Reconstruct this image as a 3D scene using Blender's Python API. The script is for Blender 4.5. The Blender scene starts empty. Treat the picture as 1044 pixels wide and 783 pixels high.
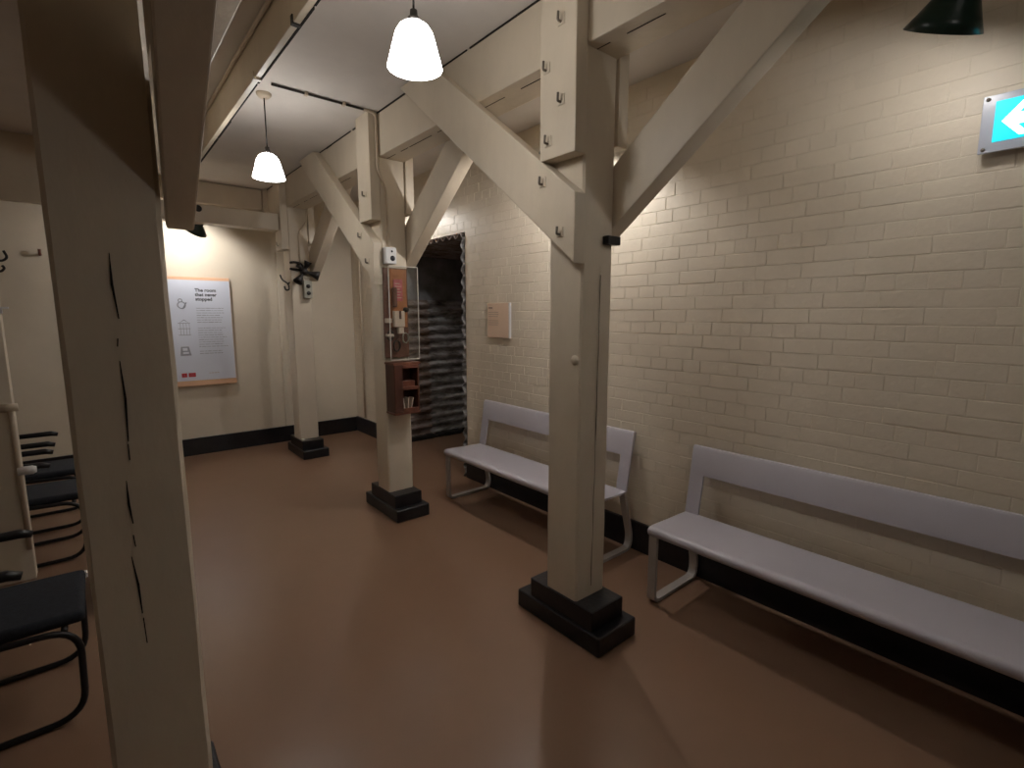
import bpy, bmesh, math, random
from mathutils import Vector, Matrix
random.seed(7)
R = math.radians
S = bpy.context.scene
C = S.collection

# ------------------------------------------------------------------ camera
FPX = 510.0
cam_d = bpy.data.cameras.new('camera'); cam = bpy.data.objects.new('camera', cam_d); C.objects.link(cam)
cam_d.sensor_width = 36.0; cam_d.lens = 36.0*FPX/1044.0; cam_d.clip_start = 0.02
cam.location = (0, 0, 1.6)
PITCH, YAW = R(7.9255), R(39.9956)
cam.rotation_euler = (R(90)-PITCH, 0, -YAW)
S.camera = cam
# ------------------------------------------------------------------ world, exposure
w = bpy.data.worlds.new('world'); S.world = w; w.use_nodes = True
w.node_tree.nodes['Background'].inputs[0].default_value = (0.9, 0.85, 0.8, 1)
w.node_tree.nodes['Background'].inputs[1].default_value = 0.01
S.view_settings.view_transform = 'Standard'; S.view_settings.look = 'None'
S.view_settings.exposure = 0.28; S.view_settings.gamma = 1.0; S.view_settings.use_curve_mapping = False
OPAL = 17.0          # glow of the opal glass pendant shades
SPOT_FAR, SPOT_NEAR = 17.0, 10.0    # bulbs in the green enamel spotlights
S.cycles.diffuse_bounces = 8; S.cycles.max_bounces = 12

# ------------------------------------------------------------------ materials
def new_mat(name):
    m = bpy.data.materials.new(name); m.use_nodes = True
    return m, m.node_tree.nodes, m.node_tree.links, m.node_tree.nodes['Principled BSDF']
def paint(name, col, rough=0.5, var=0.08, scale=6.0, bump=0.15, bscale=60.0, spec=0.4, streak=None, metallic=0.0, col2=None, stretch=(1,1,1)):
    m, N, L, P = new_mat(name)
    tc = N.new('ShaderNodeTexCoord'); mp = N.new('ShaderNodeMapping'); mp.inputs['Scale'].default_value = stretch
    L.new(tc.outputs['Object'], mp.inputs[0])
    n1 = N.new('ShaderNodeTexNoise'); n1.inputs['Scale'].default_value = scale; n1.inputs['Detail'].default_value = 6; n1.inputs['Roughness'].default_value = 0.65
    L.new(mp.outputs[0], n1.inputs['Vector'])
    rp = N.new('ShaderNodeValToRGB'); rp.color_ramp.elements[0].position = 0.3; rp.color_ramp.elements[1].position = 0.7
    c2 = col2 or tuple(c*(1-var*1.6) for c in col)
    rp.color_ramp.elements[0].color = (*c2, 1); rp.color_ramp.elements[1].color = (*[min(1, c*(1+var*0.5)) for c in col], 1)
    L.new(n1.outputs['Fac'], rp.inputs[0]); L.new(rp.outputs[0], P.inputs['Base Color'])
    P.inputs['Roughness'].default_value = rough; P.inputs['Specular IOR Level'].default_value = spec; P.inputs['Metallic'].default_value = metallic
    if bump:
        n2 = N.new('ShaderNodeTexNoise'); n2.inputs['Scale'].default_value = bscale; n2.inputs['Detail'].default_value = 4
        L.new(mp.outputs[0], n2.inputs['Vector'])
        b = N.new('ShaderNodeBump'); b.inputs['Strength'].default_value = bump; b.inputs['Distance'].default_value = 0.004
        L.new(n2.outputs['Fac'], b.inputs['Height']); L.new(b.outputs[0], P.inputs['Normal'])
    return m
M = {}
M['timber'] = paint('cream_timber_paint', (0.64, 0.56, 0.445), 0.42, 0.07, 3.0, 0.5, 22.0, stretch=(1, 1, 0.35))
M['brick'] = paint('cream_brick_paint', (0.71, 0.635, 0.515), 0.46, 0.06, 2.5, 0.35, 45.0)
M['wall'] = paint('cream_wall_paint', (0.66, 0.59, 0.475), 0.55, 0.05, 1.8, 0.12, 30.0)
M['ceiling'] = paint('pale_ceiling_paint', (0.68, 0.64, 0.60), 0.65, 0.07, 1.5, 0.15, 20.0)
M['black'] = paint('black_gloss_paint', (0.012, 0.012, 0.015), 0.35, 0.3, 8.0, 0.3, 40.0)
M['bench'] = paint('light_grey_powder_coat', (0.45, 0.43, 0.475), 0.38, 0.02, 4.0, 0.04, 200.0)
M['bench_leg'] = paint('warm_grey_powder_coat', (0.42, 0.395, 0.375), 0.4, 0.03, 4.0, 0.04, 200.0)
M['cable'] = paint('dark_cord', (0.03, 0.025, 0.022), 0.6, 0.1, 20, 0)
M['conduit'] = paint('painted_conduit', (0.56, 0.47, 0.36), 0.45, 0.05, 10, 0.1)
M['shadowgap'] = paint('dark_gap', (0.015, 0.012, 0.010), 0.9, 0.2, 20, 0)
M['crack'] = paint('dark_split_wood', (0.012, 0.009, 0.007), 0.95, 0.2, 30, 0)
M['steel'] = paint('bolt_steel', (0.22, 0.19, 0.16), 0.45, 0.2, 30, 0.1, metallic=0.6)
M['green'] = paint('dark_green_enamel', (0.010, 0.030, 0.022), 0.3, 0.15, 12, 0.05)
M['white_enamel'] = paint('white_enamel', (0.8, 0.8, 0.78), 0.3, 0.03, 12, 0)
M['seatfab'] = paint('dark_blue_seat_fabric', (0.016, 0.019, 0.027), 0.85, 0.25, 60, 0.5, 300.0)
M['frame'] = paint('black_tube', (0.010, 0.010, 0.012), 0.35, 0.15, 20, 0)
M['white_card'] = paint('white_poster', (0.66, 0.70, 0.80), 0.5, 0.02, 3, 0)
M['orange_card'] = paint('orange_board', (0.74, 0.46, 0.29), 0.6, 0.05, 6, 0)
M['peach_card'] = paint('peach_notice', (0.74, 0.56, 0.42), 0.55, 0.02, 6, 0)
M['ink'] = paint('black_ink', (0.02, 0.02, 0.03), 0.6, 0.1, 20, 0)
M['grey_ink'] = paint('grey_ink', (0.30, 0.32, 0.37), 0.6, 0.1, 20, 0)
M['pale_ink'] = paint('pale_ink', (0.48, 0.36, 0.28), 0.6, 0.1, 20, 0)
M['red_ink'] = paint('red_ink', (0.50, 0.02, 0.03), 0.5, 0.1, 20, 0)
M['wood_orange'] = paint('orange_varnished_wood', (0.42, 0.15, 0.045), 0.4, 0.25, 12, 0.2, stretch=(1, 1, .2))
M['wood_red'] = paint('red_brown_wood', (0.16, 0.055, 0.032), 0.45, 0.3, 14, 0.2, stretch=(1, 1, .3))
M['wood_dark'] = paint('dark_brown_wood', (0.085, 0.030, 0.018), 0.4, 0.3, 14, 0.2, stretch=(1, 1, .3))
M['pink_card'] = paint('faded_red_card', (0.50, 0.10, 0.12), 0.6, 0.25, 40, 0)
M['ivory'] = paint('ivory_plastic', (0.62, 0.50, 0.40), 0.4, 0.05, 20, 0)
M['white_plastic'] = paint('white_plastic', (0.72, 0.72, 0.73), 0.35, 0.03, 20, 0)
M['grey_metal'] = paint('grey_switch_metal', (0.38, 0.37, 0.31), 0.45, 0.15, 30, 0.1)
M['iron'] = paint('black_iron', (0.02, 0.016, 0.014), 0.5, 0.3, 30, 0.2)
M['frosted'] = paint('frosted_frame', (0.50, 0.53, 0.62), 0.25, 0.03, 10, 0)
M['paper'] = paint('old_paper', (0.55, 0.45, 0.36), 0.7, 0.1, 30, 0)

def mat_floor():
    m, N, L, P = new_mat('brown_linoleum')
    tc = N.new('ShaderNodeTexCoord')
    n = N.new('ShaderNodeTexNoise'); n.inputs['Scale'].default_value = 1.3; n.inputs['Detail'].default_value = 8; n.inputs['Roughness'].default_value = 0.7
    L.new(tc.outputs['Object'], n.inputs['Vector'])
    r = N.new('ShaderNodeValToRGB'); r.color_ramp.elements[0].position = 0.3; r.color_ramp.elements[1].position = 0.7
    r.color_ramp.elements[0].color = (0.208, 0.122, 0.077, 1); r.color_ramp.elements[1].color = (0.224, 0.132, 0.084, 1)
    L.new(n.outputs['Fac'], r.inputs[0]); L.new(r.outputs[0], P.inputs['Base Color'])
    n2 = N.new('ShaderNodeTexNoise'); n2.inputs['Scale'].default_value = 3.5; n2.inputs['Detail'].default_value = 5
    L.new(tc.outputs['Object'], n2.inputs['Vector'])
    mr = N.new('ShaderNodeMapRange'); mr.inputs['To Min'].default_value = 0.27; mr.inputs['To Max'].default_value = 0.31
    L.new(n2.outputs['Fac'], mr.inputs['Value']); L.new(mr.outputs[0], P.inputs['Roughness'])
    P.inputs['Specular IOR Level'].default_value = 0.5
    n3 = N.new('ShaderNodeTexNoise'); n3.inputs['Scale'].default_value = 1.6; n3.inputs['Detail'].default_value = 3
    L.new(tc.outputs['Object'], n3.inputs['Vector'])
    b = N.new('ShaderNodeBump'); b.inputs['Strength'].default_value = 0.12; b.inputs['Distance'].default_value = 0.02
    L.new(n3.outputs['Fac'], b.inputs['Height']); L.new(b.outputs[0], P.inputs['Normal'])
    return m
M['floor'] = mat_floor()

def mat_emit(name, col, s, base=(0.8, 0.8, 0.8)):
    m, N, L, P = new_mat(name)
    P.inputs['Base Color'].default_value = (*base, 1)
    P.inputs['Emission Color'].default_value = (*col, 1); P.inputs['Emission Strength'].default_value = s
    return m
M['opal'] = mat_emit('glowing_opal_glass', (1.0, 0.965, 0.92), OPAL)
M['exit_cyan'] = mat_emit('lit_cyan_green_panel', (0.0, 0.60, 0.72), 1.05, (0.0, 0.3, 0.35))
M['exit_white'] = mat_emit('lit_white_symbol', (0.85, 1.0, 0.93), 1.1)
M['bulb'] = mat_emit('spot_bulb', (1.0, 0.93, 0.85), 6.0)

def mat_corr(name, base, dark, rust):
    m, N, L, P = new_mat(name)
    tc = N.new('ShaderNodeTexCoord'); mp = N.new('ShaderNodeMapping'); mp.inputs['Scale'].default_value = (1.2, 1.2, 5)
    L.new(tc.outputs['Object'], mp.inputs[0])
    n = N.new('ShaderNodeTexNoise'); n.inputs['Scale'].default_value = 3.0; n.inputs['Detail'].default_value = 8; n.inputs['Roughness'].default_value = 0.7
    L.new(mp.outputs[0], n.inputs['Vector'])
    r = N.new('ShaderNodeValToRGB'); e = r.color_ramp.elements
    e[0].position = 0.34; e[0].color = (*dark, 1); e[1].position = 0.62; e[1].color = (*base, 1)
    k = e.new(0.46); k.color = (*rust, 1)
    L.new(n.outputs['Fac'], r.inputs[0]); L.new(r.outputs[0], P.inputs['Base Color'])
    P.inputs['Roughness'].default_value = 0.5; P.inputs['Metallic'].default_value = 0.35
    return m
M['corr'] = mat_corr('weathered_galvanised_steel', (0.52, 0.52, 0.54), (0.05, 0.046, 0.043), (0.24, 0.225, 0.21))
M['corr_rust'] = mat_corr('rusty_galvanised_steel', (0.42, 0.38, 0.36), (0.05, 0.036, 0.03), (0.20, 0.14, 0.11))
M['tunnel_dark'] = paint('dark_grey_metal', (0.22, 0.22, 0.225), 0.6, 0.35, 4, 0.3, 20)  # grey kept dark to carry the shading at the top of the passage

def mat_acrylic():
    m, N, L, P = new_mat('clear_acrylic')
    N.remove(P)
    t = N.new('ShaderNodeBsdfTransparent'); t.inputs[0].default_value = (0.95, 0.96, 0.96, 1)
    g = N.new('ShaderNodeBsdfGlossy'); g.inputs['Roughness'].default_value = 0.08
    f = N.new('ShaderNodeValue'); f.outputs[0].default_value = 0.05
    mx = N.new('ShaderNodeMixShader'); L.new(f.outputs[0], mx.inputs[0]); L.new(t.outputs[0], mx.inputs[1]); L.new(g.outputs[0], mx.inputs[2])
    L.new(mx.outputs[0], N['Material Output'].inputs[0])
    return m
M['acrylic'] = mat_acrylic()
M['acrylic_edge'] = paint('acrylic_edge', (0.62, 0.58, 0.52), 0.2, 0.02, 10, 0)

# ------------------------------------------------------------------ mesh helpers
def box(bm, x0, x1, y0, y1, z0, z1):
    vs = [bm.verts.new((x, y, z)) for z in (z0, z1) for y in (y0, y1) for x in (x0, x1)]
    fs = []
    for q in ((0, 2, 3, 1), (4, 5, 7, 6), (0, 1, 5, 4), (2, 6, 7, 3), (0, 4, 6, 2), (1, 3, 7, 5)):
        fs.append(bm.faces.new([vs[i] for i in q]))
    return vs
def prism(bm, poly, axis, a, b):
    """poly: list of 2D points; extruded along axis (0,1,2) from a to b"""
    def P(p, t):
        if axis == 0: return (t, p[0], p[1])
        if axis == 1: return (p[0], t, p[1])
        return (p[0], p[1], t)
    A = [bm.verts.new(P(p, a)) for p in poly]; B = [bm.verts.new(P(p, b)) for p in poly]
    n = len(poly)
    bm.faces.new(A); bm.faces.new(list(reversed(B)))
    for i in range(n):
        j = (i+1) % n; bm.faces.new((A[j], A[i], B[i], B[j]))
    return A, B
def tube(bm, pts, r, seg=10, cap=True):
    pts = [Vector(p) for p in pts]; rings = []
    up = None
    for i, p in enumerate(pts):
        d = (pts[min(i+1, len(pts)-1)] - pts[max(i-1, 0)]).normalized()
        if up is None:
            up = Vector((0, 0, 1)) if abs(d.z) < 0.9 else Vector((1, 0, 0))
        a = d.cross(up)
        if a.length < 1e-4: a = d.cross(Vector((0, 1, 0)))
        a.normalize(); b = a.cross(d).normalized(); up = b
        rr = r[i] if isinstance(r, (list, tuple)) else r
        rings.append([bm.verts.new(p + a*math.cos(2*math.pi*k/seg)*rr + b*math.sin(2*math.pi*k/seg)*rr) for k in range(seg)])
    for i in range(len(rings)-1):
        for k in range(seg):
            bm.faces.new((rings[i][k], rings[i][(k+1) % seg], rings[i+1][(k+1) % seg], rings[i+1][k]))
    if cap:
        bm.faces.new(list(reversed(rings[0]))); bm.faces.new(rings[-1])
def flatbar(bm, pts, wdir, hw, ht):
    """sweep a rectangle (half width hw along wdir, half thickness ht) along pts"""
    pts = [Vector(p) for p in pts]; wv = Vector(wdir); rings = []
    for i, p in enumerate(pts):
        d = (pts[min(i+1, len(pts)-1)] - pts[max(i-1, 0)]).normalized()
        n = d.cross(wv).normalized()
        rings.append([bm.verts.new(p + wv*sx*hw + n*sy*ht) for sx, sy in ((-1, -1), (1, -1), (1, 1), (-1, 1))])
    for i in range(len(rings)-1):
        for k in range(4):
            bm.faces.new((rings[i][k], rings[i][(k+1) % 4], rings[i+1][(k+1) % 4], rings[i+1][k]))
    bm.faces.new(list(reversed(rings[0]))); bm.faces.new(rings[-1])
def fillet(pts, r, n=5):
    """round the inner corners of a polyline"""
    pts = [Vector(p) for p in pts]; out = [pts[0]]
    for i in range(1, len(pts)-1):
        a, b, c = pts[i-1], pts[i], pts[i+1]
        u = (a-b); v = (c-b); k = min(r, u.length*0.49, v.length*0.49)
        p0 = b + u.normalized()*k; p1 = b + v.normalized()*k
        for j in range(n+1):
            t = j/n; out.append(p0*(1-t)**2 + b*2*t*(1-t) + p1*t*t)
    out.append(pts[-1]); return out
def lathe(bm, prof, origin=(0, 0, 0), seg=32, rot=None):
    o = Vector(origin); rings = []
    for r, z in prof:
        ring = []
        for k in range(seg):
            a = 2*math.pi*k/seg; v = Vector((r*math.cos(a), r*math.sin(a), z))
            if rot: v = rot @ v
            ring.append(bm.verts.new(o+v))
        rings.append(ring)
    for i in range(len(rings)-1):
        for k in range(seg):
            bm.faces.new((rings[i][k], rings[i][(k+1) % seg], rings[i+1][(k+1) % seg], rings[i+1][k]))
    return rings
def bevel(bm, off=0.006, seg=2):
    bmesh.ops.remove_doubles(bm, verts=bm.verts, dist=1e-6)
    bmesh.ops.bevel(bm, geom=list(bm.edges), offset=off, segments=seg, affect='EDGES', profile=0.6, clamp_overlap=True)
def obj(name, bm, mat, parent=None, smooth=False, recalc=True):
    if recalc: bmesh.ops.recalc_face_normals(bm, faces=bm.faces)
    me = bpy.data.meshes.new(name); bm.to_mesh(me); bm.free()
    if smooth:
        for p in me.polygons: p.use_smooth = True
    me.materials.append(M[mat] if isinstance(mat, str) else mat)
    o = bpy.data.objects.new(name, me); C.objects.link(o)
    if parent: o.parent = parent
    return o
def sharp(o, ang=35):
    me = o.data
    try: me.set_sharp_from_angle(angle=R(ang))
    except Exception: pass
    return o
def NB(): return bmesh.new()
def boxobj(name, b, mat, parent=None, bev=0.0, seg=2):
    bm = NB(); box(bm, *b)
    if bev: bevel(bm, bev, seg)
    return obj(name, bm, mat, parent)
def tag(o, label, cat, group=None):
    o['label'] = label; o['category'] = cat
    if group: o['group'] = group
    return o
def thing(name, label, cat, loc=(0, 0, 0), group=None):
    """an Empty at the thing's base; its parts are modelled around that point"""
    o = bpy.data.objects.new(name, None); C.objects.link(o); o.location = loc; o.empty_display_size = 0.1
    return tag(o, label, cat, group)
def struct(o): o['kind'] = 'structure'; return o
def shift(bm, v): bmesh.ops.translate(bm, verts=bm.verts, vec=Vector(v))
def part(name, bm, mat, root, smooth=False, wb=True):
    """a mesh written in world coordinates, parented to an Empty at root.location"""
    base = root if root.parent is None else root.parent
    shift(bm, -Vector(base.location))
    return obj(name, bm, mat, root, smooth)
def pbox(name, b, mat, root, bev=0.0, seg=2):
    bm = NB(); box(bm, *b)
    if bev: bevel(bm, bev, seg)
    return part(name, bm, mat, root)

# ------------------------------------------------------------------ room shell
WX, BY, CZ = 2.75, 6.62, 3.03
LX, FY = -2.6, -4.2
OY0, OY1, OZ = 3.96, 5.66, 2.36          # passage opening in the right wall
struct(boxobj('floor', (LX-.1, 5.6, FY-.1, BY+.1, -0.1, 0), 'floor'))
struct(boxobj('ceiling', (LX-.1, WX+.3, FY-.1, BY+.1, CZ, CZ+.1), 'ceiling'))
struct(boxobj('wall_back', (LX-.1, WX+.3, BY, BY+.12, 0, CZ), 'wall'))
struct(boxobj('wall_front', (LX-.1, WX+.3, FY-.12, FY, 0, CZ), 'wall'))
struct(boxobj('wall_left', (LX-.12, LX, FY, BY, 0, CZ), 'wall'))
bm = NB(); box(bm, WX, WX+.28, FY, OY0, 0, CZ); box(bm, WX, WX+.28, OY1, BY, 0, CZ); box(bm, WX, WX+.28, OY0, OY1, OZ, CZ)
wall_r = struct(obj('wall_right', bm, 'brick'))

# bricks of the right wall: each proud of the recessed joints
def brick_mesh(L):
    bm = NB(); h = 0.0702
    rnd = random.Random(int(L*1000))
    box(bm, -0.0021, 0.012, 0.0, L, 0.0, h)
    bmesh.ops.bevel(bm, geom=[e for e in bm.edges if all(v.co.x < 0 for v in e.verts)], offset=0.0019, segments=2, affect='EDGES', profile=0.55)
    bmesh.ops.delete(bm, geom=[f for f in bm.faces if all(v.co.x > 0.011 for v in f.verts)], context='FACES')
    bmesh.ops.recalc_face_normals(bm, faces=bm.faces)
    me = bpy.data.meshes.new('brick'); bm.to_mesh(me); bm.free(); me.materials.append(M['brick'])
    return me
def proj(P):
    fw = Vector((math.sin(YAW)*math.cos(PITCH), math.cos(YAW)*math.cos(PITCH), -math.sin(PITCH)))
    rt = Vector((math.cos(YAW), -math.sin(YAW), 0)); up = rt.cross(fw)
    q = Vector(P) - Vector((0, 0, 1.6)); d = q.dot(fw)
    if d <= 0.05: return None
    return 522+FPX*q.dot(rt)/d, 391.5-FPX*q.dot(up)/d, d
bricks = []
JN = 0.0034; CH = 0.075
zc = 0.205; ci = 0
while zc + 0.06 < CZ:
    y = -1.0 + (0 if ci % 2 else 0.0563) - (0.11 if ci % 4 > 1 else 0)
    st = ci % 3 != 2                       # two stretcher courses, one header course
    while y < BY-0.02:
        L = (0.2221 if st else 0.1096)
        a, b = y, y+L
        y = b + JN
        if zc < OZ-0.02 and b > OY0-0.01 and a < OY1+0.01:      # cut at the opening
            if a < OY0-0.06: b = OY0-0.012
            elif b > OY1+0.06: a = OY1+0.012
            else: continue
        if b > BY-0.015: b = BY-0.015
        if b-a < 0.03: continue
        bricks.append((a, b, zc))
    zc += CH; ci += 1
def screen_area(a, b, z):
    p = proj((WX, a, z)); q = proj((WX, b, z+.065))
    if not p or not q: return 0
    for u in (p, q):
        if not (-5 < u[0] < 1049 and -5 < u[1] < 788): return 0
    if q[1] > 520 + 0.205*(q[0]-720)*1.2 and p[1] > 470: return 0       # behind the bench
    return abs(p[0]-q[0])*abs(p[1]-q[1])
bricks.sort(key=lambda t: -screen_area(*t))
cache = {}
rest = NB(); rb = random.Random(3)
for i, (a, b, z) in enumerate(bricks):
    L = round(b-a, 4)
    if L not in cache: cache[L] = brick_mesh(L)
    off = Vector((WX + rb.uniform(-0.0010, 0.0010), a, z + rb.uniform(-.0012, .0012)))
    if i < 300:
        o = bpy.data.objects.new('brick', cache[L]); C.objects.link(o); o.parent = wall_r; o.location = off
        o.rotation_euler = (rb.uniform(-.004, .004), rb.uniform(-.010, .010), rb.uniform(-.008, .008))
    else:
        n0 = len(rest.verts); rest.from_mesh(cache[L]); rest.verts.ensure_lookup_table()
        bmesh.ops.translate(rest, verts=rest.verts[n0:], vec=off)
fo = obj('brick_courses', rest, 'brick', wall_r); fo['kind'] = 'stuff'

# skirtings
struct(boxobj('baseboard_right', (WX-.022, WX+.01, FY, OY0-.01, 0, 0.20), 'black', bev=.004))
struct(boxobj('baseboard_passage', (WX-.022, WX+.01, OY1+.02, BY, 0, 0.20), 'black', bev=.004))
struct(boxobj('baseboard_back', (LX, WX-.025, BY-.022, BY+.01, 0, 0.195), 'black', bev=.004))
# left partition whose end shows behind the chairs
struct(boxobj('wall_partition', (LX, -0.385, 4.07, 4.17, 0, CZ), 'wall', bev=.004))
struct(boxobj('trim_1', (LX, -0.035, 5.76, 5.82, 2.50, CZ), 'timber', bev=.005))

# corrugated passage
def corr_sheet(name, axis_fixed, fixed, u0, u1, v0, v1, mat, parent, amp=0.019, pitch=0.112, inward=1, th=0.004):
    """corrugations run along X (u); wave across v. axis_fixed 'y': v=z ; 'z': v=y"""
    bm = NB(); n = int((v1-v0)/pitch*10); rows = []
    for t in (0, 1):
        row = []
        for k in range(n+1):
            v = v0+(v1-v0)*k/n; d = fixed + inward*(amp*math.cos(2*math.pi*(v-v0)/pitch) + t*th)
            p = [(u, d, v) if axis_fixed == 'y' else (u, v, d) for u in (u0, u1)]
            row.append([bm.verts.new(q) for q in p])
        rows.append(row)
    for k in range(n):
        a, b = rows[0][k], rows[0][k+1]; bm.faces.new((a[0], a[1], b[1], b[0]))
        a, b = rows[1][k], rows[1][k+1]; bm.faces.new((b[0], b[1], a[1], a[0]))
        for s in (0, 1):
            bm.faces.new((rows[0][k][s], rows[0][k+1][s], rows[1][k+1][s], rows[1][k][s]))
    o = part(name, bm, mat, parent, smooth=True); return sharp(o, 50)
tn = thing('corrugated_lining', 'weathered corrugated steel lining of the dark passage through the brick wall', 'metal lining', (WX+.6, 4.8, 0))
corr_sheet('corrugated_sheet', 'y', OY1-.045, WX-.02, 3.33, 0.04, 1.78, 'corr_rust', tn, inward=-1)
corr_sheet('corrugated_sheet', 'y', OY1-.035, 3.31, 4.9, 0.06, 1.78, 'corr', tn, inward=-1)
corr_sheet('corrugated_sheet', 'y', OY0+.022, WX-.022, 4.9, 0.0, OZ-.01, 'corr', tn, inward=1)
corr_sheet('roof_sheet', 'z', OZ-.028, WX-.022, 4.9, OY0+.01, OY1-.02, 'corr_rust', tn, inward=-1)
pbox('upper_plate', (WX+.02, 4.9, OY1-.03, OY1-.01, 1.72, OZ-.05), 'tunnel_dark', tn)  # flat plate; shading of the upper sheet is put into its dark colour
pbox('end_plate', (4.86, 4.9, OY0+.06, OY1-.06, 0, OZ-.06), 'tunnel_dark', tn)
bm = NB(); rr = random.Random(5)
for k in range(26):
    x = WX+.05+k*.085; s = rr.uniform(.03, .06)
    box(bm, x, x+.1, OY1-.10-s*.6, OY1-.02, 0, s)
bevel(bm, .01, 1)
part('tar_fillet', bm, 'shadowgap', tn)

# ------------------------------------------------------------------ timber frame
PX0, PX1 = 1.71, 1.92
BZ = 2.73
def wobble(bm, amp, seed):
    r = random.Random(seed)
    for v in bm.verts: v.co += Vector((r.uniform(-amp, amp), r.uniform(-amp, amp), 0))
def shaft_mesh(x0, x1, y0, y1, z0, z1, seed):
    bm = NB(); n = 14; r = random.Random(seed); ch = .010
    prev = None
    prof = [(x0+ch, y0), (x1-ch, y0), (x1, y0+ch), (x1, y1-ch), (x1-ch, y1), (x0+ch, y1), (x0, y1-ch), (x0, y0+ch)]
    for i in range(n+1):
        z = z0+(z1-z0)*i/n
        ring = [bm.verts.new((x+r.uniform(-.0018, .0018), y+r.uniform(-.0018, .0018), z)) for x, y in prof]
        if prev:
            for k in range(8): bm.faces.new((prev[k], prev[(k+1) % 8], ring[(k+1) % 8], ring[k]))
        else: bm.faces.new(list(reversed(ring)))
        prev = ring
    bm.faces.new(prev); return bm
def bolt(parent, x, y, z, s=0.016, facing='-x'):
    """square washer with a bent bolt end"""
    bm = NB()
    box(bm, x-.004, x+.002, y-.020, y+.020, z-.022, z+.022); bevel(bm, .002, 1)
    o = part('washer', bm, 'timber', parent)
    bm = NB(); tube(bm, fillet([(x, y, z-.010), (x-.022, y+.001, z-.010), (x-.024, y-.004, z+.022)], .006, 3), .0055, 8)
    part('bolt', bm, 'steel', o, smooth=True)
def post(name, label, y0, base=True, x0=PX0, x1=PX1, boards=True, seed=1, bolts=()):
    t = thing(name, label, 'post', ((x0+x1)/2, y0+.105, 0), None)
    y1 = y0+.21
    if base:
        bm = NB(); box(bm, x0-.025, x1+.05, y0-.17, y0+.41, 0, .098); bevel(bm, .012, 3); part('plinth', bm, 'black', t)
        bm = NB(); box(bm, x0-.012, x1+.012, y0-.115, y0+.32, .095, .198); bevel(bm, .008, 2); part('plinth_cap', bm, 'black', t)
    part('shaft', shaft_mesh(x0, x1, y0, y1, .19 if base else 0, BZ, seed), 'timber', t)
    if boards:
        for (a, b) in ((x0-.073, x0-.0015), (x1+.0015, x1+.070)):
            bm = NB(); box(bm, a, b, y0-.012, y0+.205, 2.285 if a < x0 else 2.36, CZ-.002); bevel(bm, .006, 2)
            part('side_board', bm, 'timber', t)
    for (yy, zz) in bolts: bolt(t, x0-.0735, yy, zz)
    return t
p2 = post('timber_post', 'stout cream timber post on a black plinth between the two grey benches', 1.55, seed=2,
          bolts=[(1.626, 2.831), (1.713, 2.668), (1.622, 2.513), (1.70, 2.361)])
p3 = post('timber_post', 'cream timber post carrying the display case and small brown cabinet', 3.55, seed=3, bolts=[(3.63, 2.47)])
p4 = post('timber_post', 'farthest cream timber post with black iron fitting, beside the back wall', 5.76, seed=4, bolts=[(5.85, 2.52), (5.85, 2.34)])
# split line, knot and black clip of the middle post
bm = NB(); rr = random.Random(9); x = 1.822
zs = [.25+i*.09 for i in range(18)]
L_, R_ = [], []
for z in zs:
    x = 1.815+.012*(z-.2)+rr.uniform(-.0025, .0025); wd = rr.uniform(.0010, .0028)
    L_.append(bm.verts.new((x-wd, 1.5465, z))); R_.append(bm.verts.new((x+wd, 1.5465, z)))
for i in range(len(zs)-1): bm.faces.new((L_[i], R_[i], R_[i+1], L_[i+1]))
part('split', bm, 'crack', p2)
bm = NB(); lathe(bm, [(0, .012), (.012, .012), (.020, .006), (.024, 0)], (1.7105, 1.585, 1.39), 14, Matrix.Rotation(R(-90), 3, 'Y')); part('knot', bm, 'timber', p2, smooth=True)
bm = NB(); box(bm, 1.7075, 1.711, 1.572, 1.60, 1.392, 1.401); part('knot_gap', bm, 'crack', p2)
bm = NB(); box(bm, 1.845, 1.935, 1.515, 1.552, 1.918, 1.958); bevel(bm, .006, 2); part('clip', bm, 'black', p2)

def brace(name, label, y0, side, x0=PX0, x1=PX1, bolts=(), zlow=0.0, taper=None, thick=.0985):
    """side '+': rises away from the camera on the left face; '-': rises towards it on the right face"""
    bm = NB(); sl = 0.785
    if side == '+':
        a, b = x0-.072, x0-.0015; yf = y0-.015
        lo = lambda y: 1.928 + sl*(y-(y0+.121)); hi = lambda y: lo(y)+.30
        yt = y0+.121+(CZ-.01-1.928)/sl
        poly = [(yf, lo(yf)), (yt, CZ-.01), (yt-.30/sl, CZ-.01), (yf, hi(yf))]
    else:
        a, b = x1+.0015, x1+.0015+thick; yf = y0+.05
        lo = lambda y: 1.965 + zlow + sl*((y0+.05)-y); hi = lambda y: lo(y)+.285
        yt = yf-(CZ-.01-1.965-zlow)/sl
        poly = [(yf, lo(yf)), (yf, hi(yf)), (yt+.285/sl, CZ-.01), (yt, CZ-.01)]
    t = thing(name, label, 'brace', ((a+b)/2, yf, lo(yf)))
    A, B = prism(bm, poly, 0, a, b)
    if taper:
        for v in bm.verts:
            k = max(0, (yf-v.co.y))/.6; v.co.x += taper*k if abs(v.co.x-a) < 1e-4 else 0
    bevel(bm, .006, 2); part('strut', bm, 'timber', t)
    for (yy, zz) in bolts: bolt(t, a-.0005, yy, zz)
    return t
brace('timber_brace', 'cream diagonal brace with bolts rising from middle post to ceiling by near pendant', 1.55, '+', bolts=[(1.734, 2.194), (1.62, 1.962)])
brace('timber_brace', 'wide cream brace rising right from the middle post against the brick wall', 1.55, '-')
brace('timber_brace', 'cream brace with two bolts rising left from the display case post', 3.55, '+', bolts=[(3.74, 2.19), (3.62, 1.99)])
brace('timber_brace', 'cream brace rising right from display case post in front of the passage', 3.55, '-')
brace('timber_brace', 'far cream brace rising right from the farthest post', 5.76, '-')

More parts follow.
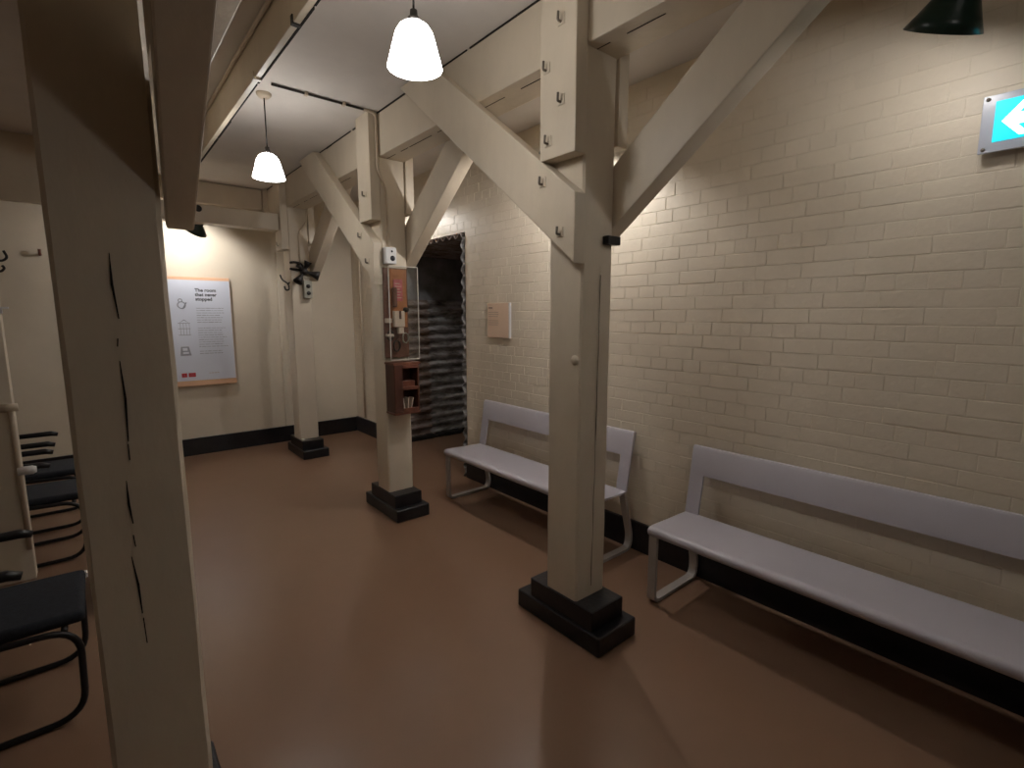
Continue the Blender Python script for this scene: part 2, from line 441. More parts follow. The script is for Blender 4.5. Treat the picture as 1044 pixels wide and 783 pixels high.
# longitudinal beams
bm = NB(); box(bm, PX0, PX1, FY, BY, BZ+.001, CZ-.002); bevel(bm, .007, 2)
bw = thing('ceiling_beam', 'long cream timber beam over the right row of posts', 'beam', ((PX0+PX1)/2, 1.5, BZ))
part('timber', bm, 'timber', bw)
bm = NB(); rr = random.Random(11)
yy = -1.0
while yy < 5.7:
    l = rr.uniform(.05, .3); box(bm, 1.777, 1.777+rr.uniform(.0015, .004), yy, yy+l, BZ-.0012, BZ+.004); yy += l+rr.uniform(.02, .15)
part('seam', bm, 'shadowgap', bw)
bm = NB()
yy = 0
while yy < 6.5:
    l = rr.uniform(.1, .6); box(bm, PX0-.004, PX0+.01, yy, yy+l, CZ-.006-rr.uniform(0, .006), CZ); yy += l+rr.uniform(0, .05)
part('ceiling_gap', bm, 'shadowgap', bw)
# left row: beam, downstand board with conduit bead
LP0, LP1 = -0.055, 0.157
bm = NB(); box(bm, 0.30, 0.53, FY, BY, BZ, CZ-.002); bevel(bm, .006, 2)
lb = tag(obj('ceiling_beam', bm, 'timber'), 'dark underside of a timber beam above the near left post', 'beam')
db = thing('ceiling_board', 'cream downstand board running along the ceiling left of the pendant lamps', 'board', (.79, 2.5, 2.82))
bm = NB(); box(bm, .770, .800, FY, 6.4, 2.82, CZ-.002); bevel(bm, .004, 2); part('board', bm, 'timber', db)
bm = NB(); tube(bm, [(.757, FY, CZ-.014), (.757, 6.4, CZ-.014)], .011, 10); part('bead', bm, 'conduit', db, smooth=True)
bm = NB(); rr = random.Random(13); yy = 0.5
while yy < 6.3:
    l = rr.uniform(.3, .9); box(bm, .798, .798+rr.uniform(.008, .014), yy, yy+l, 2.819, 2.835); yy += l+rr.uniform(0, .03)
part('gap', bm, 'shadowgap', db)
for yy in (2.35, 3.0):
    bm = NB(); box(bm, .765, .803, yy, yy+.022, 2.812, 2.85); part('cable_clip', bm, 'iron' if yy < 2.5 else 'timber', db)
# tie beams in front of back wall
bm = NB(); box(bm, -0.03, PX0-.075, 5.80, 5.96, 2.485, 2.655); bevel(bm, .007, 2)
tb = thing('tie_beam', 'cream cross beam spanning to the farthest post above the poster', 'beam', (.8, 5.9, 2.485))
part('timber', bm, 'timber', tb)
bm = NB(); lathe(bm, [(0.0, .006), (.022, .006), (.032, 0)], (.905, 5.80, 2.615), 16, Matrix.Rotation(R(90), 3, 'X')); part('knot', bm, 'iron', tb, smooth=True)
bm = NB(); box(bm, -.2, 1.66, 6.50, BY-.002, 2.80, CZ-.004); bevel(bm, .007, 2); tag(obj('wall_plate_beam', bm, 'timber'), 'cream beam fixed high on back wall behind the cross beam', 'beam')
bm = NB(); box(bm, 1.665, 1.80, 6.44, BY-.002, 2.70, CZ-.004); bevel(bm, .01, 2); tag(obj('beam_pad', bm, 'timber'), 'short pale block at the end of the back wall beam', 'block')
bm = NB(); box(bm, 1.80, 1.87, BY-.03, BY-.002, .20, 2.35); bevel(bm, .005, 1);  # only the top is a batten; the length below stands for lit wall
bt = thing('wall_batten', 'narrow pale batten with a lit strip of back wall modelled below it, beside farthest post, with black hook', 'batten', (1.83, BY, .2)); part('batten', bm, 'wall', bt)

# near left post
p1 = post('timber_post', 'large dim cream post with long dark cracks in the left foreground', 1.50, x0=LP0, x1=LP1, boards=False, seed=6)
cr = [(0.049, 1.74), (0.048, 1.669), (0.054, 1.59)], [(0.048, 1.544), (0.046, 1.525)], [(0.047, 1.491), (0.050, 1.40), (0.047, 1.296)], [(0.046, 1.29), (0.046, 1.25)], [(0.035, 1.2), (0.035, 1.14), (0.039, 1.09)], [(0.037, 1.061), (0.039, 1.03)], [(0.029, 1.007), (0.036, .93), (0.038, 0.852)], [(0.039, .84), (0.041, .77)]
for i, seg in enumerate(cr):
    bm = NB(); n = len(seg); wd = [.0008]+[.0026]*(n-2)+[.0012]
    if i in (1, 3, 5, 7): wd = [.0012]*n
    Lr = [bm.verts.new((x-w, 1.4968, z)) for (x, z), w in zip(seg, wd)]; Rr = [bm.verts.new((x+w, 1.4968, z)) for (x, z), w in zip(seg, wd)]
    for k in range(n-1): bm.faces.new((Lr[k], Rr[k], Rr[k+1], Lr[k+1]))
    part('crack', bm, 'crack', p1)
brace('timber_brace', 'dark brace leaning overhead from the near left post towards the viewer', 1.52, '-', x0=LP0, x1=LP1+.012, zlow=-.15, taper=-.055, thick=.062)

post('timber_post', 'cream post of the left row hidden behind the near left post', 3.50, x0=LP0, x1=LP1, boards=False, seed=8)
# ------------------------------------------------------------------ conduits
t = thing('ceiling_conduit', 'thin conduit crossing the ceiling and running down the display case post', 'conduit', (1.6, 3.53, 3.0))
bm = NB()
tube(bm, [(1.0, 3.525, CZ-.010), (1.60, 3.525, CZ-.010)], .008, 8)
part('ceiling_run', bm, 'cable', t, smooth=True)
bm = NB()
tube(bm, fillet([(1.60, 3.525, CZ-.012), (1.69, 3.525, CZ-.012), (1.69, 3.525, 2.62), (1.76, 3.532, 2.52), (1.765, 3.532, 2.09)], .06, 5), .010, 8)
part('drop_pipe', bm, 'conduit', t, smooth=True)
for x in (1.20, 1.45):
    bm = NB(); box(bm, x, x+.02, 3.51, 3.54, CZ-.022, CZ-.001); part('saddle', bm, 'conduit', t)
t = thing('wall_conduit', 'pale conduit running down the wall corner near farthest post', 'conduit', (WX-.02, 6.32, .2))
bm = NB(); tube(bm, [(WX-.02, 6.32, .22), (WX-.02, 6.32, 2.9)], .012, 8); part('pipe', bm, 'conduit', t, smooth=True)
bm = NB(); box(bm, WX-.04, WX-.004, 6.30, 6.34, 1.42, 1.45); part('saddle', bm, 'conduit', t)
t = thing('post_conduit', 'thin bent conduit on the upper part of the farthest post', 'conduit', (1.8, 5.74, 2.2))
bm = NB(); tube(bm, fillet([(1.905, 5.738, 2.715), (1.905, 5.738, 2.60), (1.81, 5.740, 2.47), (1.81, 5.740, 2.16)], .04, 4), .007, 8); part('pipe', bm, 'conduit', t, smooth=True)

# ------------------------------------------------------------------ pendant lamps
def pendant(label, x, y, zb=2.50):
    t = thing('pendant_lamp', label, 'lamp', (x, y, zb), 'opal glass pendant lamps')
    bm = NB()
    prof = [(.000, .222), (.020, .222), (.040, .215), (.060, .197), (.074, .168), (.082, .135), (.091, .09), (.101, .045), (.110, .0), (.107, .001), (.098, .045), (.088, .09), (.079, .135), (.071, .166), (.057, .194), (.038, .211), (.0, .218)]
    prof = [(r*.91, z*.70) for r, z in prof]
    lathe(bm, prof, (x, y, zb), 40); bmesh.ops.remove_doubles(bm, verts=bm.verts, dist=1e-5)
    s = part('glass_shade', bm, 'opal', t, smooth=True)
    bm = NB(); lathe(bm, [(0, .196), (.013, .196), (.015, .174), (.022, .170), (.023, .156), (0, .156)], (x, y, zb), 20); part('lamp_holder', bm, 'cable', t, smooth=True)
    bm = NB(); tube(bm, [(x, y, zb+.193), (x, y, CZ-.02)], .0042, 8); part('cord', bm, 'cable', t, smooth=True)
    bm = NB(); lathe(bm, [(0, -.03), (.03, -.028), (.045, -.012), (.047, 0)], (x, y, CZ-.001), 20); part('ceiling_rose', bm, 'conduit', t, smooth=True)
    return t
pendant('larger glowing white bell pendant lamp hanging nearest the camera', 1.005, 1.755)
pendant('smaller glowing white bell pendant lamp hanging farther down the room', 1.005, 3.72)
pendant('pendant lamp farther back in the row, behind the viewer', 1.005, -0.75)

# ------------------------------------------------------------------ green enamel spotlights
def green_lamp(label, loc, aim, r=.11, h=.15, power=0, stem_to=None, glow=.028):
    t = thing('enamel_spotlight', label, 'spotlight', loc, 'green enamel spotlights')
    d = Vector(aim).normalized(); q = d.to_track_quat('Z', 'Y').to_matrix()
    prof = [(.0, -h), (.028, -h), (.038, -h+.02), (.048, -h*.6), (r*.8, -h*.2), (r, 0), (r-.004, .0)]
    bm = NB(); lathe(bm, prof, loc, 36, q); part('shade', bm, 'green', t, smooth=True)
    bm = NB(); lathe(bm, [(r-.005, -.001), (r*.8-.005, -h*.2+.001), (.043, -h*.6+.002), (.02, -h+.03), (0, -h+.03)], loc, 36, q); part('inner_enamel', bm, 'white_enamel', t, smooth=True)
    bm = NB(); lathe(bm, [(0, -.052), (.02, -.055), (.028, -.07), (.02, -.09), (.0, -.11)], loc, 16, q); part('bulb', bm, 'bulb' if power else 'white_plastic', t, smooth=True)
    if stem_to:
        bm = NB(); b = Vector(loc)-d*(h-.005); tube(bm, [b, b-d*.05, Vector(stem_to)], .011, 8); part('stem', bm, 'green', t, smooth=True)
    if power:
        ld = bpy.data.lights.new('spot_bulb_light', 'POINT'); ld.energy = power; ld.shadow_soft_size = 0.02; ld.color = (1.0, .955, .92)
        lo = bpy.data.objects.new('spot_bulb_light', ld); C.objects.link(lo); lo.location = Vector(loc)-d*glow
    return t
green_lamp('dark green enamel spotlight hanging below the cross beam, lighting the poster', (.90, 6.10, 2.45), (-.35, .55, -.75), r=.12, h=.14, power=SPOT_FAR, stem_to=(.95, 5.93, 2.48))
green_lamp('dark green enamel cone spotlight at the top right above exit sign', (2.30, .475, 2.550), (0.36, .42, -.86), r=.115, h=.20, stem_to=(2.20, .42, CZ), power=SPOT_NEAR*.27, glow=.016)
green_lamp('enamel spotlight over the grey bench hidden behind the middle post', (2.36, 2.38, 2.60), (0.22, .30, -.93), r=.115, h=.20, stem_to=(2.31, 2.32, CZ), power=SPOT_NEAR*2.3, glow=.02)
green_lamp('enamel spotlight by the passage hidden behind the display case post', (2.38, 4.86, 2.62), (0.15, 0.0, -.98), r=.115, h=.20, stem_to=(2.34, 4.86, CZ), power=SPOT_NEAR*1.4, glow=.015)

# ------------------------------------------------------------------ benches
def bench(label, ya, yb):
    """ya far end, yb near end"""
    t = thing('wall_bench', label, 'bench', (2.45, (ya+yb)/2, 0), 'grey benches along the brick wall')
    # seat: swept profile in XZ with rolled front
    top = [(2.262, .395), (2.252, .405), (2.248, .418), (2.252, .432), (2.264, .441), (2.285, .445), (2.44, .437), (2.60, .433), (2.635, .436)]
    bot = [(2.632, .424), (2.60, .421), (2.44, .424), (2.30, .426), (2.28, .415), (2.274, .396)]
    bm = NB(); prism(bm, top+bot, 1, yb, ya)
    bmesh.ops.bevel(bm, geom=[e for e in bm.edges if abs(e.verts[0].co.y-e.verts[1].co.y) < 1e-6], offset=.004, segments=2, affect='EDGES')
    sharp(part('seat', bm, 'bench', t, smooth=True), 40)
    # back: band and end uprights
    def bx(z): return 2.628+(z-.435)*.165
    bm = NB()
    band = [(bx(.665), .665), (bx(.815)-.004, .815), (bx(.83)+.003, .829), (bx(.83)+.016, .831), (bx(.83)+.026, .824), (bx(.665)+.015, .665)]
    prism(bm, band, 1, yb, ya); sharp(part('back_rail', bm, 'bench', t, smooth=True), 40)
    for (a, b) in ((ya-.085, ya), (yb, yb+.085)):
        bm = NB(); prism(bm, [(bx(.43), .43), (bx(.668), .668), (bx(.668)+.014, .668), (bx(.43)+.014, .43)], 1, a, b); bevel(bm, .002, 1)
        part('back_upright', bm, 'bench', t)
    # sled legs: front leg, floor rail, raked rear leg
    for ye in (ya-.028, yb+.028):
        bm = NB()
        pts = fillet([(2.275, ye, .425), (2.275, ye, .011), (2.70, ye, .011), (2.715, ye, .10), (2.625, ye, .42)], .045, 5)
        flatbar(bm, pts, (0, 1, 0), .024, .010)
        sharp(part('sled_leg', bm, 'bench_leg', t, smooth=True), 45)
    return t
bench('grey bench partly behind the middle post, nearer the passage', 3.60, 1.955)
bench('long grey bench in right foreground, cut off by the picture edge', 1.525, -.13)

# ------------------------------------------------------------------ chairs
def chair(label, y0, w=.45):
    t = thing('waiting_chair', label, 'chair', (-.35, y0+w/2, 0), 'dark sled-base chairs')
    bm = NB(); box(bm, -.58, -.115, y0+.01, y0+w-.01, .395, .45)
    for v in bm.verts:
        if v.co.x > -.2 and v.co.z > .42: v.co.z -= .008
    bevel(bm, .022, 3); sharp(part('seat', bm, 'seatfab', t, smooth=True), 50)
    bm = NB(); box(bm, -.62, -.57, y0+.02, y0+w-.02, .50, .84); 
    for v in bm.verts:
        v.co.x -= (v.co.z-.5)*.22
    bevel(bm, .018, 3); sharp(part('backrest', bm, 'seatfab', t, smooth=True), 50)
    for ye in (y0, y0+w):
        bm = NB()
        pts = fillet([(-.60, ye, .014), (-.145, ye, .014), (-.135, ye, .385), (-.56, ye, .40), (-.69, ye, .84)], .11, 7)
        tube(bm, pts, .0125, 10); part('side_frame', bm, 'frame', t, smooth=True)
        bm = NB(); tube(bm, [(-.632, ye, .645), (-.54, ye, .66), (-.31, ye, .660), (-.272, ye, .648)], [.012, .018, .020, .015], 10); part('armrest', bm, 'frame', t, smooth=True)
    for xx, zz in ((-.60, .014), (-.18, .385), (-.52, .385)):
        bm = NB(); tube(bm, [(xx, y0, zz), (xx, y0+w, zz)], .011, 8); part('cross_bar', bm, 'frame', t, smooth=True)
    bm = NB(); box(bm, -.125, -.108, y0+w-.03, y0+w-.008, .40, .43); bevel(bm, .003, 1); part('seat_tag', bm, 'white_plastic', t)
    return t
chair('nearest dark upholstered chair with black tube legs behind the near left post', 2.48, .46)
chair('middle dark chair half hidden by the partition end, with black floor runners', 4.235, .42)
chair('farthest dark chair behind the near left post, beside the back wall', 4.92, .42)

# pipe and hooks on the partition end
t = thing('partition_pipe', 'cream pipe with elbow and stub on the partition end beside the chairs', 'pipe', (-.40, 4.06, .23))
bm = NB(); tube(bm, fillet([(-.42, 4.045, 1.06), (-.395, 4.045, 1.06), (-.395, 4.045, .20)], .02, 4), .013, 10); part('pipe', bm, 'conduit', t, smooth=True)
bm = NB(); tube(bm, [(-.44, 4.045, 1.065), (-.362, 4.045, 1.065)], .024, 12); part('elbow', bm, 'conduit', t, smooth=True)
bm = NB(); tube(bm, [(-.40, 4.04, .685), (-.335, 4.04, .685), (-.318, 4.04, .685)], [.026, .026, .018], 12); part('stub', bm, 'white_plastic', t, smooth=True)
t = thing('coat_hook', 'black double coat hook on the partition at far left', 'hook', (-.385, 4.11, 1.95))
bm = NB(); box(bm, -.385, -.380, 4.09, 4.13, 1.84, 2.0); part('plate', bm, 'iron', t)
for (z0, l, h) in ((1.905, .058, .055), (1.845, .040, .032)):
    bm = NB(); tube(bm, fillet([(-.383, 4.11, z0), (-.383+l*.6, 4.11, z0-.004), (-.383+l, 4.11, z0+.018), (-.383+l*.75, 4.11, z0+h)], .02, 5), [.006]*18 if False else .0065, 8); part('prong', bm, 'iron', t, smooth=True)
t = thing('wall_peg', 'tiny dark peg on the wall beside near left post', 'peg', (-.33, BY-.02, 2.15))
bm = NB(); tube(bm, [(-.30, BY-.002, 2.16), (-.30, BY-.04, 2.165), (-.30, BY-.045, 2.21)], .012, 8); part('peg', bm, 'wood_red', t, smooth=True)
t = thing('wall_ledge', 'small pale ledge bracket on the partition edge at far left', 'bracket', (-.38, 4.06, 1.63))
bm = NB(); box(bm, -.39, -.345, 4.03, 4.07, 1.632, 1.642); box(bm, -.39, -.372, 4.045, 4.07, 1.605, 1.634); part('bracket', bm, 'white_plastic', t)

# ------------------------------------------------------------------ text helper
def text_mesh(body, size, bold=0.0, align='LEFT', line=1.0):
    cu = bpy.data.curves.new('lettering', 'FONT'); cu.body = body; cu.size = size; cu.offset = bold; cu.extrude = 0.0004
    cu.align_x = align; cu.space_line = line; cu.resolution_u = 3
    o = bpy.data.objects.new('lettering', cu); C.objects.link(o)
    dg = bpy.context.evaluated_depsgraph_get()
    me = bpy.data.meshes.new_from_object(o.evaluated_get(dg))
    bpy.data.objects.remove(o); bpy.data.curves.remove(cu)
    return me
def text_obj(name, body, size, mat, parent, world, rot, bold=0.0, line=1.0):
    me = text_mesh(body, size, bold, 'LEFT', line); me.materials.clear(); me.materials.append(M[mat])
    o = bpy.data.objects.new(name, me); C.objects.link(o); o.parent = parent
    o.location = Vector(world)-Vector(parent.location); o.rotation_euler = rot
    return o

# poster on back wall
PF = 6.570
pt = thing('information_poster', 'white information poster board with black heading on the back wall', 'poster', (.93, BY, .8))
pbox('backing_board', (.60, 1.275, PF+.003, BY-.003, .800, 2.010), 'orange_card', pt, .004, 1)
pbox('white_panel', (.60, 1.270, PF, PF+.006, .862, 1.975), 'white_card', pt)
text_obj('heading', 'The room\nthat never\nstopped', .050, 'ink', pt, (.925, PF-.0006, 1.850), (R(90), 0, 0), bold=.0016, line=.98)
rr = random.Random(21)
def lines(z0, n, x0, x1, dz=.026, mat='grey_ink', th=.0055):
    bm = NB()
    for i in range(n):
        z = z0-i*dz; x = x0; end = x1-rr.uniform(0, .06)
        while x < end:
            l = rr.uniform(.015, .055); box(bm, x, min(x+l, end), PF-.0006, PF, z, z+th*rr.uniform(.8, 1.2)); x += l+.006
    part('body_text', bm, mat, pt)
lines(1.665, 7, .925, 1.205); lines(1.445, 9, .925, 1.215); lines(1.185, 2, .925, 1.20); lines(.935, 1, 1.0, 1.16, mat='pale_ink')
# small pictures and red badges
def ring(cx, cz, r0, r1, mat, name, seg=20, a0=0, a1=2*math.pi):
    bm = NB(); pr = None
    for k in range(seg+1):
        a = a0+(a1-a0)*k/seg
        q = [bm.verts.new((cx+r*math.cos(a), PF-.0006, cz+r*math.sin(a))) for r in (r0, r1)]
        if pr: bm.faces.new((pr[0], pr[1], q[1], q[0]))
        pr = q
    part(name, bm, mat, pt)
ring(.79, 1.70, .030, .042, 'grey_ink', 'sketch_circle'); ring(.78, 1.75, .012, .022, 'grey_ink', 'sketch_circle')
bm = NB(); tube(bm, [(.80, PF-.001, 1.66), (.835, PF-.001, 1.73)], .007, 6); part('sketch_line', bm, 'grey_ink', pt)
bm = NB()
for k in range(4): box(bm, .76+k*.028, .764+k*.028, PF-.0008, PF, 1.37, 1.50)
for z in (1.37, 1.44, 1.50): box(bm, .74, .855, PF-.0008, PF, z, z+.006)
prism(bm, [(.745, 1.50), (.80, 1.545), (.85, 1.50), (.80, 1.535)], 1, PF-.0008, PF)
part('sketch_building', bm, 'grey_ink', pt)
bm = NB(); prism(bm, [(.74, 1.145), (.845, 1.145), (.825, 1.245), (.75, 1.245)], 1, PF-.0008, PF); part('sketch_machine', bm, 'grey_ink', pt)
bm = NB(); box(bm, .765, .81, PF-.0014, PF-.0008, 1.20, 1.23); box(bm, .765, .82, PF-.0014, PF-.0008, 1.165, 1.185); part('sketch_keys', bm, 'white_card', pt)
for (a, b) in ((.735, .785), (.80, .868)):
    bm = NB(); box(bm, a, b, PF-.0008, PF, .905, .95); bevel(bm, .0003, 1); rb_ = part('red_badge', bm, 'red_ink', pt)
    bm = NB(); box(bm, a+.012, b-.012, PF-.0014, PF-.0008, .918, .937); part('badge_mark', bm, 'pink_card', rb_)

# small notice on the brick wall
nt = thing('wall_notice', 'small peach notice on the brick wall between passage and middle post', 'notice', (WX-.008, 3.435, 1.397))
pbox('panel', (WX-.022, WX-.004, 3.283, 3.592, 1.397, 1.697), 'peach_card', nt, .001, 1)
pbox('edge_strip', (WX-.0235, WX-.006, 3.280, 3.295, 1.397, 1.697), 'white_plastic', nt)
bm = NB()
box(bm, WX-.0232, WX-.022, 3.52, 3.575, 1.652, 1.660); part('heading', bm, 'ink', nt)
bm = NB(); rr = random.Random(4)
for i in range(7):
    z = 1.615-i*.018
    if i == 3: continue
    box(bm, WX-.0228, WX-.022, 3.43+rr.uniform(0, .03), 3.575, z, z+.005)
part('body_text', bm, 'pale_ink', nt)

# exit sign
es = thing('exit_sign', 'lit cyan exit sign with white left arrow on the brick wall, top right', 'sign', (WX-.03, .16, 2.21))
pbox('back_box', (WX-.048, WX-.004, -.04, .385, 2.235, 2.40), 'frosted', es, .003, 1)
pbox('face_plate', (WX-.056, WX-.047, -.075, .407, 2.212, 2.420), 'frosted', es, .002, 1)
pbox('lit_panel', (WX-.0585, WX-.055, -.045, .369, 2.248, 2.394), 'exit_cyan', es)
def sgn(poly, name):
    bm = NB(); prism(bm, poly, 0, WX-.0600, WX-.0580); part(name, bm, 'exit_white', es)
AY, AZ = .348, 2.318           # arrow tip
sgn([(AY, AZ), (AY-.052, AZ+.060), (AY-.078, AZ+.060), (AY-.046, AZ+.020), (AY-.16, AZ+.020), (AY-.16, AZ-.020), (AY-.046, AZ-.020), (AY-.078, AZ-.060), (AY-.052, AZ-.060)], 'arrow')
for (yy, zz) in ((.392, 2.407), (.392, 2.226), (-.06, 2.407), (-.06, 2.226)):
    bm = NB(); lathe(bm, [(0, .006), (.005, .006), (.007, .003), (.007, 0)], (WX-.056, yy, zz), 14, Matrix.Rotation(R(-90), 3, 'Y')); part('screw', bm, 'steel', es, smooth=True)

# ------------------------------------------------------------------ display case post
# white sounder box
wb = thing('sounder_box', 'small white box with round grille above the display case', 'box', (1.757, 3.54, 1.97))
pbox('body', (1.715, 1.80, 3.485, 3.5465, 1.972, 2.092), 'white_plastic', wb, .006, 2)
bm = NB(); lathe(bm, [(0, .004), (.018, .004), (.020, 0)], (1.768, 3.485, 2.012), 18, Matrix.Rotation(R(90), 3, 'X')); part('grille', bm, 'ink', wb, smooth=True)
bm = NB(); lathe(bm, [(0, .003), (.007, .003), (.008, 0)], (1.764, 3.485, 2.062), 12, Matrix.Rotation(R(90), 3, 'X')); part('indicator', bm, 'ink', wb, smooth=True)
dc = thing('display_case', 'clear acrylic display case of old equipment on the post', 'display case', (1.81, 3.54, 1.26))
pbox('back_board', (1.705, 1.905, 3.525, 3.5465, 1.27, 1.945), 'wood_red', dc, .002, 1)
for nm, b in (('front_pane', (1.685, 1.925, 3.400, 3.405, 1.26, 1.95)), ('side_pane', (1.685, 1.690, 3.405, 3.546, 1.26, 1.95)), ('side_pane', (1.920, 1.925, 3.405, 3.546, 1.26, 1.95)), ('top_pane', (1.69, 1.92, 3.405, 3.546, 1.945, 1.95)), ('bottom_pane', (1.69, 1.92, 3.405, 3.546, 1.26, 1.265))):
    pbox(nm, b, 'acrylic', dc)
for b in ((1.684, 1.689, 3.398, 3.403, 1.26, 1.952), (1.921, 1.926, 3.398, 3.403, 1.26, 1.952), (1.684, 1.926, 3.398, 3.403, 1.26, 1.266), (1.684, 1.926, 3.398, 3.403, 1.946, 1.952)):
    pbox('pane_edge', b, 'acrylic_edge', dc)
sb = thing('wooden_switchboard', 'orange wooden board with faded red card inside display case', 'switchboard', (1.80, 3.5, 1.5))
pbox('board', (1.745, 1.885, 3.50, 3.522, 1.50, 1.935), 'wood_orange', sb, .003, 1)
cd_ = pbox('card', (1.772, 1.845, 3.493, 3.498, 1.70, 1.86), 'pink_card', sb)
bm = NB()
for i in range(6): box(bm, 1.782, 1.835-(i % 2)*.012, 3.4915, 3.493, 1.722+i*.021, 1.727+i*.021)
part('card_print', bm, 'paper', cd_)
bm = NB(); box(bm, 1.755, 1.79, 3.47, 3.50, 1.655, 1.80); bevel(bm, .006, 1); part('fuse_block', bm, 'wood_red', sb)
bm = NB(); lathe(bm, [(0, .03), (.016, .028), (.02, 0)], (1.868, 3.50, 1.635), 14, Matrix.Rotation(R(90), 3, 'X')); part('knob', bm, 'iron', sb, smooth=True)
ib = thing('ivory_switch_unit', 'ivory switch unit mounted inside the display case', 'switch', (1.81, 3.49, 1.45))
pbox('body', (1.757, 1.842, 3.462, 3.499, 1.505, 1.625), 'ivory', ib, .005, 2)
pbox('slot', (1.795, 1.812, 3.458, 3.463, 1.565, 1.625), 'wood_dark', ib)
pbox('foot', (1.79, 1.835, 3.465, 3.499, 1.455, 1.503), 'ivory', ib, .004, 1)
for i, (x, z, r) in enumerate(((1.74, 1.44, .024), (1.79, 1.36, .028), (1.865, 1.42, .026))):
    k = tag(obj('wire_coil', (lambda bm: (tube(bm, [(x+r*math.cos(a*.55), 3.515-.003*a % .02, z+r*1.5*math.sin(a*.55)) for a in range(24)], .004, 6), bm)[1])(NB()), 'iron' if i != 2 else 'grey_metal', smooth=True),
            ('dark wire coil at the lower left of display case', 'dark wire loop at the bottom of display case', 'grey wire coil at the lower right of display case')[i], 'wire')
bm = NB(); box(bm, 1.705, 1.75, 3.49, 3.524, 1.535, 1.57); bevel(bm, .004, 1); tag(obj('pale_clip', bm, 'ivory'), 'upper pale clip at left edge inside display case', 'clip')
bm = NB(); box(bm, 1.705, 1.765, 3.49, 3.524, 1.432, 1.452); bevel(bm, .004, 1); tag(obj('pale_clip', bm, 'ivory'), 'lower pale clip at left edge inside display case', 'clip')
# cabinet below
cb = thing('wall_cabinet', 'small dark brown wooden cabinet with two open cubbies below display case', 'cabinet', (1.815, 3.54, .85))
pbox('back_panel', (1.712, 1.912, 3.53, 3.5465, .86, 1.225), 'wood_dark', cb)
pbox('left_panel', (1.708, 1.722, 3.405, 3.5465, .855, 1.225), 'wood_dark', cb, .002, 1)
pbox('right_panel', (1.905, 1.919, 3.405, 3.5465, .855, 1.225), 'wood_dark', cb, .002, 1)
pbox('top_panel', (1.700, 1.927, 3.398, 3.5465, 1.222, 1.240), 'wood_red', cb, .002, 1)
pbox('bottom_panel', (1.703, 1.924, 3.400, 3.5465, .842, .858), 'wood_red', cb, .002, 1)
pbox('shelf', (1.722, 1.905, 3.405, 3.53, 1.032, 1.046), 'wood_red', cb)
pbox('front_stile', (1.708, 1.775, 3.397, 3.405, .858, 1.222), 'wood_dark', cb, .002, 1)
pbox('top_lip', (1.775, 1.905, 3.397, 3.405, 1.195, 1.222), 'wood_red', cb, .002, 1)
pbox('shelf_lip', (1.775, 1.905, 3.397, 3.405, 1.030, 1.056), 'wood_red', cb, .002, 1)
pbox('bottom_lip', (1.775, 1.905, 3.397, 3.405, .858, .890), 'wood_red', cb, .002, 1)
pbox('card_stack', (1.785, 1.895, 3.43, 3.50, 1.0465, 1.095), 'wood_red', cb, .003, 1)
for i, (x, a) in enumerate(((1.80, -8), (1.825, 4), (1.85, 12))):
    bm = NB(); box(bm, -.004, .004, -.03, .03, 0, .105); bmesh.ops.rotate(bm, verts=bm.verts, cent=(0, 0, 0), matrix=Matrix.Rotation(R(a), 3, 'Y')); shift(bm, (x, 3.45, .8612))
    tag(obj('paper_card', bm, 'paper'), ('leftmost upright card in the lower cubby of brown cabinet', 'middle upright card in the lower cubby of brown cabinet', 'rightmost leaning card in the lower cubby of brown cabinet')[i], 'card', 'cards in the cabinet cubby')
pbox('cabinet_strap', (1.900, 1.908, 3.54, 3.548, 1.235, 1.27), 'acrylic_edge', dc)

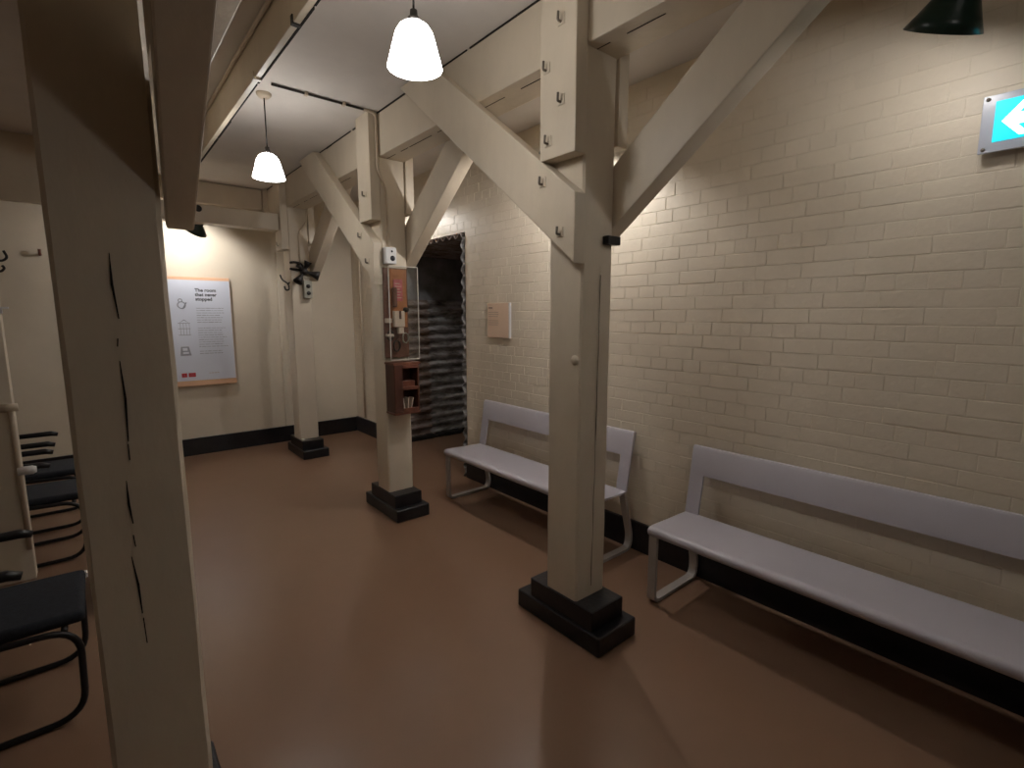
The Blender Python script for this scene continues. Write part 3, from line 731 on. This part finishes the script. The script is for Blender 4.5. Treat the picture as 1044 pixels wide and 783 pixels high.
# ------------------------------------------------------------------ fitting on farthest post
fx, fy, fz = 1.835, 5.715, 2.06
ft = thing('iron_fitting', 'black iron fitting with flared arms on the farthest post', 'fitting', (fx, 5.76, 2.0))
bm = NB(); lathe(bm, [(0, .05), (.03, .045), (.038, .02), (.032, -.01), (.03, -.045), (0, -.045)], (fx, fy-.01, fz), 18, Matrix.Rotation(R(90), 3, 'X')); part('hub', bm, 'iron', ft, smooth=True)
for (dx, dz, l, r1) in ((.9, -.28, .155, .052), (-.55, -.75, .15, .050), (.35, .95, .115, .042), (-.5, .45, .10, .030)):
    d = Vector((dx, -.25, dz)).normalized(); q = d.to_track_quat('Z', 'Y').to_matrix()
    bm = NB(); lathe(bm, [(.014, .0), (.016, l*.35), (r1*.7, l*.72), (r1, l), (r1-.006, l), (.012, l*.5), (0, l*.45)], (fx, fy-.02, fz), 18, q); part('flared_arm', bm, 'iron', ft, smooth=True)
bm = NB(); tube(bm, [(1.70, 5.735, 2.085), (fx, 5.735, 2.075)], .012, 8); part('mount_bar', bm, 'iron', ft, smooth=True)
bm = NB(); tube(bm, fillet([(1.705, 5.745, 2.15), (1.76, 5.74, 2.16), (fx, 5.74, 2.14), (fx, 5.735, 2.07)], .03, 4), .012, 8); part('cable', bm, 'cable', ft, smooth=True)
sx = thing('switch_box', 'grey metal switch box with two dark buttons on farthest post', 'switch', (1.87, 5.75, 1.77))
pbox('body', (1.828, 1.915, 5.70, 5.7575, 1.775, 1.965), 'grey_metal', sx, .006, 2)
for zz in (1.905, 1.83):
    bm = NB(); lathe(bm, [(0, .016), (.016, .016), (.022, .006), (.022, 0)], (1.873, 5.70, zz), 16, Matrix.Rotation(R(90), 3, 'X')); part('button', bm, 'iron', sx, smooth=True)
hk = thing('wall_hook', 'black curved hook hanging beside the farthest post', 'hook', (1.66, 5.80, 1.87))
bm = NB(); tube(bm, fillet([(1.615, 5.80, 2.02), (1.63, 5.79, 1.965), (1.69, 5.78, 1.93), (1.695, 5.775, 1.865), (1.655, 5.77, 1.855), (1.645, 5.77, 1.90)], .035, 5), .0085, 8); part('hook', bm, 'iron', hk, smooth=True)
bm = NB(); tube(bm, [(1.69, 5.79, 1.93), (1.712, 5.80, 1.945)], .008, 8); part('shank', bm, 'iron', hk, smooth=True)
